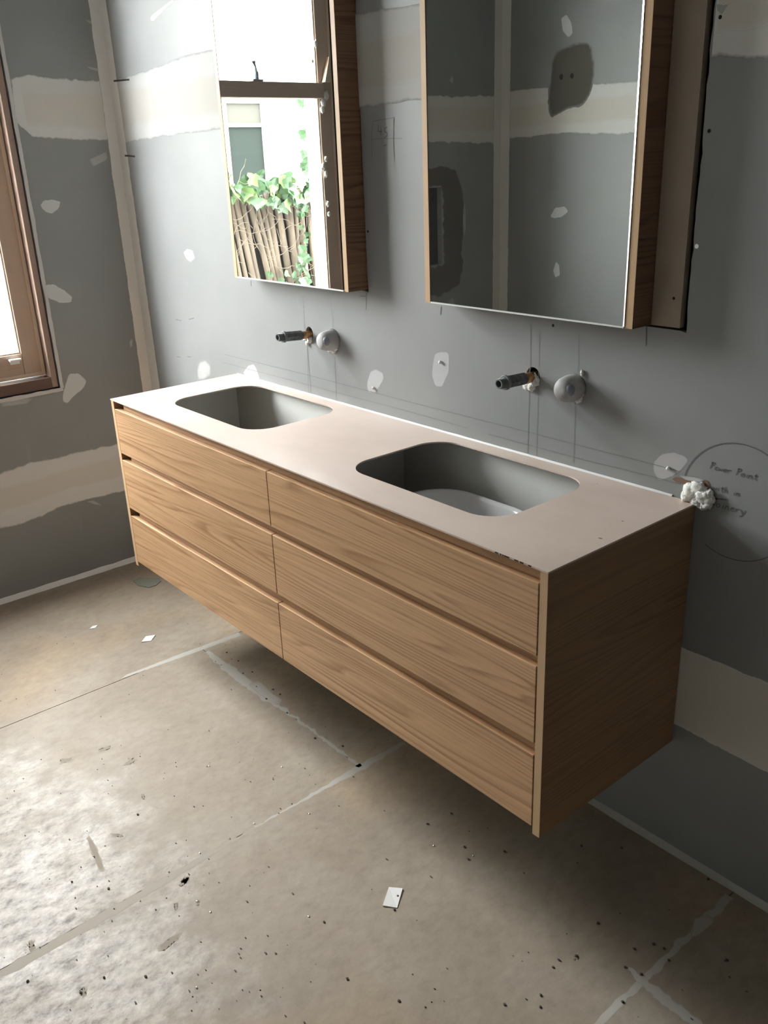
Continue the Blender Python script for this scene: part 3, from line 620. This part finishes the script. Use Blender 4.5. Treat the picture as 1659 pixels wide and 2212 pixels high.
# lifting catch on the bottom rail, fastener on the middle rail, wedge and foam
c = MB(); c.box(SX1, SX1+.022, -.535, -.492, .917, .925, b=.0025); c.box(SX1, SX1+.006, -.532, -.495, .903, .918, b=.002)
c.build('sash_catch', M['white_gloss'], win)
k = MB(); k.box(SX1-.02, SX1+.012, -.825, -.775, 1.888, 1.896, b=.002); k.tube([(SX1,-.80,1.896),(SX1,-.80,1.925)], .009, 12); k.tube([(SX1,-.80,1.922),(SX1+.012,-.787,1.945),(SX1+.014,-.782,1.962)], [.006,.006,.010], 10)
k.build('window_fastener', M['cap_blue'], win, True)
k = MB(); k.add([(SX1+.002,-1.13,1.89),(SX1+.03,-1.13,1.89),(SX1+.03,-1.165,1.89),(SX1+.002,-1.165,1.89),(SX1+.002,-1.165,1.99),(SX1+.022,-1.165,1.99)], [(0,1,2,3),(0,3,4),(1,5,2),(0,4,5,1),(3,2,5,4)])
k.build('timber_wedge', M['cedar_pale'], win)
for q, r_ in (((722,205),.017),((716,222),.014),((714,236),.012),((722,342),.010),((716,360),.014),((722,375),.011),((726,440),.010),((728,462),.009),((700,92),.010),((693,130),.007)):
    y, z = PLM(*q); MB().lump((SX1+.006, y+.015, z), r_, .4, 1.4, 3, (.6,.8,1.25), seed=q[1]*.01).build('foam_lump', M['foam'], win, True)
# plaster stopping beads round the opening
band('plaster_stop_bead', S_left, [(WY1+.000,WZ1),(WY1,1.5),(WY1,WZ0)], [(WY1+.012,WZ1),(WY1+.013,1.5),(WY1+.013,WZ0-.002)], .0035, M['plaster_edge'], wall_left, n=60, rag=.003, rows=(0,.2,.5,.8,1), seed=41)
band('plaster_stop_bead', S_left, [(WY0-.01,WZ0+.001),(-.7,WZ0+.001),(WY1+.008,WZ0+.001)], [(WY0-.01,WZ0-.018),(-.7,WZ0-.016),(WY1+.010,WZ0-.012)], .0045, M['plaster_edge'], wall_left, n=60, rag=.004, rows=(0,.2,.5,.8,1), seed=42)
band('plaster_stop_bead', S_left, [(WY0,WZ1),(WY0,WZ0)], [(WY0-.014,WZ1),(WY0-.014,WZ0)], .0035, M['plaster_edge'], wall_left, n=60, rag=.003, rows=(0,.2,.5,.8,1), seed=43)

# ================================================================ VANITY
van = tag(empty('bathroom_vanity', (.90, -VD/2, VB)), 'long wall-hung oak veneer vanity with six handleless drawers and a double-cutout beige top', 'vanity')
TH = .0035; zt_ = VT-TH
left_hole = rrect(.171, .675, -.357, -.043, .078); right_hole = rrect(1.085, 1.579, -.364, -.046, .076)
top = plate('countertop', [(-.001,-VD-.001),(VW+.001,-VD-.001),(VW+.001,-.001),(-.001,-.001)], [left_hole, right_hole], lambda s,t,h: (s,t,h), zt_, VT, M['mdf'], van)
top['label'] = 'thin raw beige board top with two rounded sink cutouts'
SP = .0175
for x0, x1 in ((0,SP),(VW-SP,VW)):
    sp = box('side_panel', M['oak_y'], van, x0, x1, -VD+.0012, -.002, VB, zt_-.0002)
    box('edge_band', M['oak_z'], sp, x0, x1, -VD, -VD+.0011, VB, zt_-.0002)
# carcass inside, white
box('back_panel', M['white_board'], van, SP+.001, VW-SP-.001, -.016, -.003, VB+.04, zt_-.0002)
box('base_panel', M['white_board'], van, SP+.001, VW-SP-.001, -VD+.045, -.017, VB+.022, VB+.038)
box('centre_divider', M['white_board'], van, .893, .909, -VD+.045, -.017, VB+.039, zt_-.0002)
box('inner_lining', M['white_board'], van, SP+.0002, SP+.006, -VD+.045, -.017, VB+.039, zt_-.0002)
box('inner_lining', M['white_board'], van, VW-SP-.006, VW-SP-.0002, -VD+.045, -.017, VB+.039, zt_-.0002)
for x0, x1 in ((SP+.007,.892),(.910,VW-SP-.007)):
    box('shelf', M['white_board'], van, x0, x1, -VD+.046, -.017, .640, .655)
# recessed rails (finger channels)
for z0, z1 in ((.8578, zt_-.0003), (.6868, .7082), (.4898, .5162)):
    box('finger_rail', M['oak_rail'], van, .056, VW-SP-.0005, -VD+.0150, -VD+.0300, z0, z1)
box('carcass_front', M['oak_rail'], van, SP+.0065, .0555, -VD+.0300, -VD+.0440, VB+.04, zt_-.0003)
# drawers
XD = .902; gz = .0016
DR = [(.7090,.8570),(.5170,.6860),(.3190,.4890)]
for i, (z0, z1) in enumerate(DR):
    for j, (x0, x1) in enumerate(((SP+.003, XD-gz), (XD+gz, VW-SP-.003))):
        MB().box(x0, x1, -VD-.0005, -VD+.0185, z0, z1, b=.0009).build('drawer_front', M['oak_x'], van)
# stamp remains on the front edge of the top (upper parts of cut-off characters)
k = MB()
def em(x, w, z0=zt_+.0004, z1=VT-.0003): k.box(x, x+w, -VD-.0014, -VD-.0009, z0, z1)
for q, w in ((1070,.010),(1081,.004),(1086,.004),(1090,.011),(1098,.004),(1112,.012),(1124,.007),(1128,.005),(1142,.009)):
    x = unproj((q, 1190+(q-1070)*.36), 1, -VD).x; em(x, w*.8)
ob = k.build('stamp_mark', M['ink'], van)
# small stains on the top
for q, r_ in (((1297,1163),.005),((1353,930),.003),((1345,1126),.003),((328,850),.003),((490,828),.003),((1290,1045),.002)): 
    blob('stain', S_top, ell(*PT(*q), r_*1.1, r_*.7), .0001, M['scuff'], top, n=12, rag=0)
# sealant line between top and wall
mb = MB(); n_ = 90
for i in range(n_):
    x = .012+(1.745-.012)*i/(n_-1); k_ = .0042*(1+.35*mn.noise(Vector((i*.4,3,0))))
    mb.v += [(x,-k_,VT+.0003),(x,-k_*.75,VT+k_*.5),(x,-.0002,VT+k_)]
for i in range(n_-1):
    for j in range(2): mb.f.append((i*3+j, (i+1)*3+j, (i+1)*3+j+1, i*3+j+1))
tag(mb.build('sealant_bead', M['sealant'], None, True, origin=(.9,0,VT)), 'thin white bead of sealant between the beige countertop and the grey wall', 'sealant')
# basin waiting inside the right-hand cutout
bx = empty('basin', (1.29, -.20, .656)); tag(bx, 'white glossy ceramic basin sitting low inside the right cutout of the vanity', 'basin')
rz_ = .770
prof = [(0, .085, 'o'), (.0,.012,'o')]
def basin_loops():
    L = []
    for inset, z in ((.050,.6565),(.018,.672),(.004,.71),(-.004,.760),(-.002,rz_-.002),(.004,rz_),(.012,rz_-.001),(.017,rz_-.007),(.022,.73),(.036,.690),(.075,.670)):
        L.append([(x,y,z) for x,y in rrect(1.098+inset, 1.470-inset, -.345+inset, -.052-inset, .115-min(inset,.05)*.8 if inset > 0 else .115, 12)])
    return L
Lp = basin_loops(); nn_ = len(Lp[0]); v = [p for l in Lp for p in l]; fcs = []
for i in range(len(Lp)-1):
    for j in range(nn_): fcs.append((i*nn_+j, i*nn_+(j+1)%nn_, (i+1)*nn_+(j+1)%nn_, (i+1)*nn_+j))
fcs.append(tuple(range(nn_))[::-1]); fcs.append(tuple((len(Lp)-1)*nn_+j for j in range(nn_)))
mk('bowl', v, fcs, M['ceramic'], bx, True)
MB().tube([(1.29,-.20,.6702),(1.29,-.20,.6735)], .024, 20).build('drain_ring', M['metal'], bx, True)

# ================================================================ MIRROR CABINETS
def cabinet(x0, x1, label, backing=None):
    c = tag(empty('mirror_cabinet', ((x0+x1)/2, -DC/2, ZB)), label, 'mirror cabinet')
    S = .0165
    for a, b_ in ((x0, x0+S), (x1-S, x1)):
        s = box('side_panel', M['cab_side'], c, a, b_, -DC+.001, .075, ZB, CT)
        box('edge_band', M['oak_z'], s, a, b_, -DC-.0002, -DC+.001, ZB, CT)
    box('bottom_panel', M['cab_side'], c, x0+S+.0003, x1-S-.0003, -DC+.022, .075, ZB, ZB+.016)
    box('top_panel', M['cab_side'], c, x0+S+.0003, x1-S-.0003, -DC+.022, .075, CT-.016, CT)
    box('back_panel', M['white_board'], c, x0+S+.0003, x1-S-.0003, .066, .075, ZB+.017, CT-.017)
    d = box('door', M['black'], c, x0+S+.002, x1-S-.002, -DC+.0045, -DC+.0215, ZB+.002, CT-.001)
    e = .0025
    box('mirror', M['mirror'], d, x0+S+.004, x1-S-.0060, -DC-.0003, -DC+.004, ZB+.004, CT-.002)
    # white strip, the bright reflection along the mirror's lower edge put into its colour
    box('edge_glint_strip', M['white_gloss'], d, x0+S+.004, x1-S-.0025, -DC-.0030, -DC+.004, ZB+.0005, ZB+.0037)
    return c
cabinet(.1704, .7567, 'mirror cabinet nearer the window, reflecting the window and ivy fence')
cab2 = cabinet(1.0641, 1.6639, 'mirror cabinet on the right, reflecting bare grey plasterboard walls')
# bright bevel on the right edge of the right mirror
d2 = [o for o in cab2.children if o.name.startswith('door')][0]
xa = 1.6639-.0165-.0058
mk('bevelled_edge', [(xa,-DC-.0001,ZB+.004),(xa+.0045,-DC-.0016,ZB+.004),(xa+.0045,-DC-.0016,CT-.002),(xa,-DC-.0001,CT-.002),(xa+.0045,-DC+.003,ZB+.004),(xa+.0045,-DC+.003,CT-.002),(xa,-DC+.003,ZB+.004),(xa,-DC+.003,CT-.002)],
   [(0,1,2,3),(1,4,5,2),(4,6,7,5),(6,0,3,7),(0,6,4,1),(3,2,5,7)], M['alu'], d2)
# MDF board seen past the right cabinet in the same wall opening
bb = box('backing_board', M['backboard'], None, 1.6652, 1.7300, -.004, .012, ZB+.0005, CT); tag(bb, 'upright beige board set in the wall opening just right of the right mirror cabinet', 'board')
dots('screw_hole', lambda *q: PB(*q), lambda s,t,h: (s,-.004-h*.3,t), [(1458,644)], .0035, M['dark'], bb)

# ================================================================ TAP ROUGH-INS
def pipe(x, z, dz, label, hexflat=True):
    p = tag(empty('wall_pipe', (x, 0, z)), label, 'pipe', 'capped pipe stubs for the taps')
    def P(y): return (x, y, z+dz*(-y)/.115)
    mb = MB(); mb.tube([P(-.028), P(-.032), P(-.088), P(-.091)], [.0125,.0145,.0145,.0130], 8); mb.build('sleeve', M['pipe'], p)
    mb = MB(); mb.tube([P(-.091), P(-.092), P(-.098), P(-.0985)], [.0160,.0170,.0170,.0158], 20); mb.build('collar', M['pipe_end'], p, False)
    pf = [(-.0985,.0115)]
    for k_ in range(8): pf += [(-.0995-.0019*k_,.0121),(-.1003-.0019*k_,.0108)]
    pf += [(-.1165,.0112),(-.1172,.0106),(-.1172,.0080),(-.1165,.0076),(-.100,.0075)]
    MB().lathe(P, pf).build('threaded_spigot', M['pipe_end'], p, False)
    MB().lathe(P, [(-.1002,.0075),(-.1001,.0001)]).build('bore', M['dark'], p)
    mb = MB(); mb.tube([P(.05), P(-.010), P(-.028)], [.0115,.0115,.0120], 16); mb.build('brass_nipple', M['brass'], p, True)
    return p
pipe(.467, 1.078, .008, 'dark grey pipe stub with threaded end above the left sink cutout')
pipe(1.357, 1.082, .004, 'dark grey pipe stub with threaded end above the right sink cutout')
def capmix(x, z, label):
    c = tag(empty('mixer_cap', (x, 0, z)), label, 'mixer cap')
    pr = [(.012,.0305),(-.012,.0305),(-.024,.0298),(-.034,.0280),(-.042,.0250),(-.048,.0205),(-.0515,.0150),(-.0525,.008)]
    mb = MB(); mb.tube([(x,a,z) for a, r in pr], [r for a, r in pr], 28); mb.build('cap', M['cap'], c, True)
    mb = MB(); mb.lump((x+.0165,-.0385,z+.003), .0150, .05, 1, 3, (.8,.8,1.0)); mb.build('blue_patch', M['cap_blue'], c, True)
    return c
capmix(.588, 1.077, 'dusty pale grey domed mixer cap above the left sink cutout')
capmix(1.479, 1.077, 'dusty pale grey domed mixer cap above the right sink cutout')
def foams(name, label, pts, y0=-.003):
    f = MB(); x0 = z0 = 0
    for (px, py, r_, sq) in pts: x, z = PB(px, py); f.lump((x, y0, z), r_, .45, 1.5, 3, sq, seed=px*.07+py); x0, z0 = x, z
    tag(f.build(name, M['foam'], None, True, origin=(x0, 0, z0)), label, 'foam')
foams('foam_blob', 'white foam around the left dark pipe stub', [(668,722,.008,(1,.8,1)),(671,733,.010,(1,.8,1)),(666,741,.008,(1,.7,1)),(660,733,.006,(1,.7,.8))])
foams('foam_blob', 'white foam squeezed out under the left domed mixer cap', [(722,757,.009,(1,.8,1)),(729,745,.007,(.8,.7,1.5)),(713,757,.006,(1,.8,1)),(727,753,.007,(1,.8,1))])
foams('foam_blob', 'white foam around the right dark pipe stub', [(1155,815,.009,(1,.9,1)),(1158,826,.010,(1,.8,1)),(1150,836,.010,(1,.8,1)),(1141,837,.008,(1,.8,.9)),(1137,835,.007,(1,.7,1)),(1161,820,.007,(1,.6,1.3))])
foams('foam_blob', 'white foam squeezed out under the right domed mixer cap', [(1236,861,.006,(1.2,.8,.8)),(1248,862,.007,(.9,.8,1.3)),(1256,856,.007,(.7,.7,1.6)),(1261,842,.007,(.6,.6,1.9)),(1254,864,.006,(1,.8,1)),(1259,806,.005,(.7,.6,1.6))])

# ================================================================ BITS ON THE FLOOR
def scrap(name, conv, pts, h, material, label, cat, curl=.002, t=.0012):
    P = [Vector(conv(*q)) for q in pts]; n = len(P); c = sum(P, Vector((0,0)))/n
    up = [(p.x, p.y, h+t+(curl if i % 2 else 0)) for i, p in enumerate(P)]; dn = [(p.x, p.y, h) for p in P]
    o = mk(name, up+dn, [tuple(range(n)), tuple(range(n, 2*n))[::-1]]+[(i, i+n, (i+1)%n+n, (i+1)%n) for i in range(n)], material, None, origin=(c.x, c.y, h))
    bm = bmesh.new(); bm.from_mesh(o.data); bmesh.ops.recalc_face_normals(bm, faces=bm.faces); bm.to_mesh(o.data); bm.free()
    return tag(o, label, cat)
scrap('paper_scrap', PF, [(840,1917),(870,1921),(858,1962),(827,1958)], .0002, M['scrap'], 'largest white paper scrap on the open floor in front of the vanity', 'paper scrap')
scrap('paper_scrap', PF, [(315,1375),(336,1373),(326,1385),(306,1388)], .0002, M['scrap'], 'small white paper scrap near the left front corner under the vanity', 'paper scrap')
scrap('paper_scrap', PF, [(200,1353),(211,1351),(206,1357),(194,1359)], .0002, M['scrap'], 'tiny pale paper scrap nearest the window wall', 'paper scrap', .001)
scrap('board_offcut', PF, [(287,1256),(300,1249),(345,1250),(348,1256),(338,1265),(322,1270),(300,1266)], .0002, M['offcut'], 'flat grey green board offcut on the floor under the left end of the vanity', 'offcut', 0, .003)
# fastener dots and grit
dk = MB(); rng = random.Random(3)
named = [(155,1905),(1003,1830),(700,1992),(1012,1857),(860,1937),(852,1966),(1207,2074),(1195,2090),(1292,1995),(1245,2065),(1412,2040),(1370,2050),(1483,1850),(1256,1828),(923,1780),(1530,1900),(975,1758),(1343,1832),(750,2115),(862,2163),(1090,2170),(1167,2175),(1435,2050),(1445,2075),(1385,2105),(1570,2075),(235,1920),(298,1760),(315,2110),(225,2112),(175,2145),(60,2120),(490,1410),(515,1428),(525,1455),(545,1452),(575,1510),(620,1540),(680,1595),(740,1612),(1090,1840),(1168,2150),(1345,2165),(1350,2090),(590,1490),(605,1500)]
for q in named:
    x, y = PF(*q); dk.lump((x, y, .0012), .0030, .5, 1.4, 1, (1.3,1,.7), seed=q[0])
for _ in range(230):
    if rng.random() < .6: px, py = rng.uniform(0, 700), rng.uniform(1330, 2212)
    else: px, py = rng.uniform(350, 1659), rng.uniform(1480, 2212)
    x, y = PF(px, py)
    if y > -.02 or x > 3: continue
    a = rng.uniform(.0008, .0019); dk.lump((x, y, a*.3), a, .6, 1.5, 1, (rng.uniform(1,3.0),1,.5), seed=px)
tag(dk.build('floor_grit', M['debris'], None), 'dark grit and sawdust crumbs scattered over the beige floor', 'grit', kind='stuff')
dk = MB()
for q in ((447,1656),(452,1655),(549,1779),(432,1843),(496,1812),(365,1884),(609,1657),(925,1780),(1022,1849),(425,2134),(937,1827),(1014,1857),(426,1947),(667,1980),(303,1946),(455,1970),(668,1758)):
    x, y = PF(*q); dk.lump((x, y, .001), .0022, .3, 1.2, 1, (1.2,1,.6), seed=q[0])
tag(dk.build('metal_swarf', M['screw'], None), 'tiny bright metal chips scattered over the beige floor', 'metal chips', kind='stuff')
# scorch and glue marks
for pts, sd in (([(187,1805),(192,1803),(200,1815),(208,1830),(218,1855),(228,1885),(222,1890),(212,1875),(200,1845),(190,1820)],1),([(385,1915),(395,1900),(410,1893),(408,1900),(398,1912),(390,1917)],2),([(388,1905),(400,1893),(410,1896),(402,1910)],4),([(262,1655),(285,1636),(300,1640),(280,1652)],5),([(375,1952),(384,1948),(384,1965),(377,1968)],6),([(340,2045),(375,2020),(395,2012),(385,2028),(352,2058)],7),([(128,1640),(158,1636),(156,1644),(130,1650)],9),([(210,1620),(240,1608),(238,1618),(214,1626)],10),([(240,1800),(262,1802),(268,1808),(245,1808)],12),([(305,1714),(313,1716),(314,1728),(306,1726)],13),([(60,2040),(70,2030),(78,2048),(66,2060)],14),([(170,2140),(182,2130),(188,2148),(178,2155)],15),([(423,1946),(430,1943),(432,1955),(425,1958)],16),([(1236,2068),(1248,2060),(1252,2072),(1240,2076)],3)):
    pxblob('floor_stain', PF, S_floor, pts, .0002, M['scuff'], floor, seed=sd, rag=.008, n=40)

# ================================================================ OUTSIDE
tag(box('ground', M['ground'], None, -9, XL-.3, -9, 4, -.5, -.30), kind='structure')
FX = -2.2
fence = tag(empty('bamboo_fence', (FX, -2.0, -.3)), 'weathered brown brush fence of leaning poles seen through the window in the left mirror', 'fence')
box('fence_backing', M['fence_back'], fence, FX-.10, FX-.06, -3.6, -.85, -.30, 1.42)
rng = random.Random(5); y = -.75; proto = None
while y > -4.2:
    ln = rng.uniform(.30,.55) if y > -1.9 else rng.uniform(-.02,.22)
    r_ = rng.uniform(.016,.028); zt2 = rng.uniform(1.36,1.47); pts = []
    for k_ in range(5):
        t = k_/4; pts.append((FX-.02+rng.uniform(-.004,.004), y-ln*.62*(1-t)+rng.uniform(-.006,.006), -.28+(zt2+.28)*t))
    MB().tube(pts, [r_,r_*.95,r_*1.02,r_*.9,r_*.85], 7).build('pole', M['bamboo'], fence, True)
    y -= r_*2*rng.uniform(.95,1.25)
# ivy
ivy = tag(empty('ivy', (FX+.06, -2.0, -.3)), 'green ivy trailing over the brush fence in the left mirror reflection', 'ivy')
lv = [(0,0,0),(.5,.12,.04),(.62,.5,.0),(.32,.62,.05),(0,1.1,-.05),(-.32,.62,.05),(-.62,.5,0),(-.5,.12,.04),(0,.5,.10)]
lf = [(0,1,8),(1,2,8),(2,3,8),(3,4,8),(4,5,8),(5,6,8),(6,7,8),(7,0,8)]
lm_ = []
for nm in ('leaf','leaf2'):
    me = bpy.data.meshes.new('leaf'); me.from_pydata([(a*.055,c*.055,-b*.055) for a,b,c in lv], [], lf); me.materials.append(M[nm]); lm_.append(me)
def leaf(y, z, x, s, young=False):
    o = bpy.data.objects.new('leaf', lm_[1 if young else 0]); COL.objects.link(o); o.parent = ivy
    o.location = Vector((x, y, z))-Vector(ivy.location)
    o.rotation_euler = (rng.uniform(-.6,.6), rng.uniform(-.7,.7), math.pi/2+rng.uniform(-.8,.8)); o.scale = (s,)*3
cnt = 0
for _ in range(165):      # crown along the fence top
    y = rng.uniform(-2.35,-1.30); z = 1.46+rng.gauss(0,.05)-.04*(y < -1.7); leaf(y, z, FX+rng.uniform(.0,.12), rng.uniform(.9,1.6), rng.random() < .35)
for _ in range(34):       # trailing strand
    t = rng.random(); leaf(-1.98+.04*math.sin(t*9)+rng.gauss(0,.03), 1.45-.6*t, FX+rng.uniform(.03,.1), rng.uniform(.6,1.1))
for _ in range(60):       # climbing column beside the window
    z = rng.uniform(1.45,1.98); leaf(-2.10+rng.gauss(0,.05), z, FX+rng.uniform(-.02,.1), rng.uniform(.7,1.2))
for _ in range(34):
    leaf(rng.uniform(-2.35,-1.7), rng.uniform(.72,.95), FX+rng.uniform(.03,.1), rng.uniform(.6,1.1))
sm = MB()
for _ in range(95):
    y = rng.uniform(-2.5,-1.3); z = rng.uniform(.8,1.45); p = [(FX+.05,y,z)]
    a = rng.uniform(0, 6.28)
    for k_ in range(6): a += rng.uniform(-.6,.6); p.append((FX+.05+rng.uniform(-.005,.02), p[-1][1]+.04*math.cos(a), p[-1][2]+.04*math.sin(a)))
    sm.tube(p, .0016, 4, caps=False)
tag(sm.build('stems', M['stem'], ivy), kind='stuff')
# neighbouring house, far behind the fence
NX = -6.5
nb = tag(empty('neighbour_house', (NX, -4.0, -.3)), 'pale rendered neighbouring house with a dark paned window behind the fence in the left mirror', 'house')
MB().box(NX-.2, NX, -8.5, 4.0, -.3, 2.30).build('wall', M['render_wall'], nb)
fr_ = MB()
for y0, y1 in ((-4.62,-4.55),(-4.10,-4.04),(-3.56,-3.50)): fr_.box(NX+.001, NX+.04, y0, y1, .95, 2.25)
for y0, y1 in ((-4.549,-4.101),(-4.039,-3.561)):
    for z0, z1 in ((.95,1.0),(1.97,2.01),(2.21,2.25)): fr_.box(NX+.001, NX+.04, y0, y1, z0, z1)
w_ = fr_.build('window', M['far_frame'], nb)
for y0, y1 in ((-4.549,-4.101),(-4.039,-3.561)):
    for z0, z1, mt in ((1.001,1.969,'pane_far'),(2.011,2.209,'pane_far_up')): MB().box(NX+.002, NX+.010, y0, y1, z0, z1).build('pane', M[mt], w_)
cb = tag(MB().tube([(-5.5,-3.0,2.15),(-5.5,-4.3,2.24),(-5.5,-6,2.30)], .006, 6).build('overhead_cable', M['cable'], None), 'thin dark cable crossing the sky in the left mirror', 'cable')
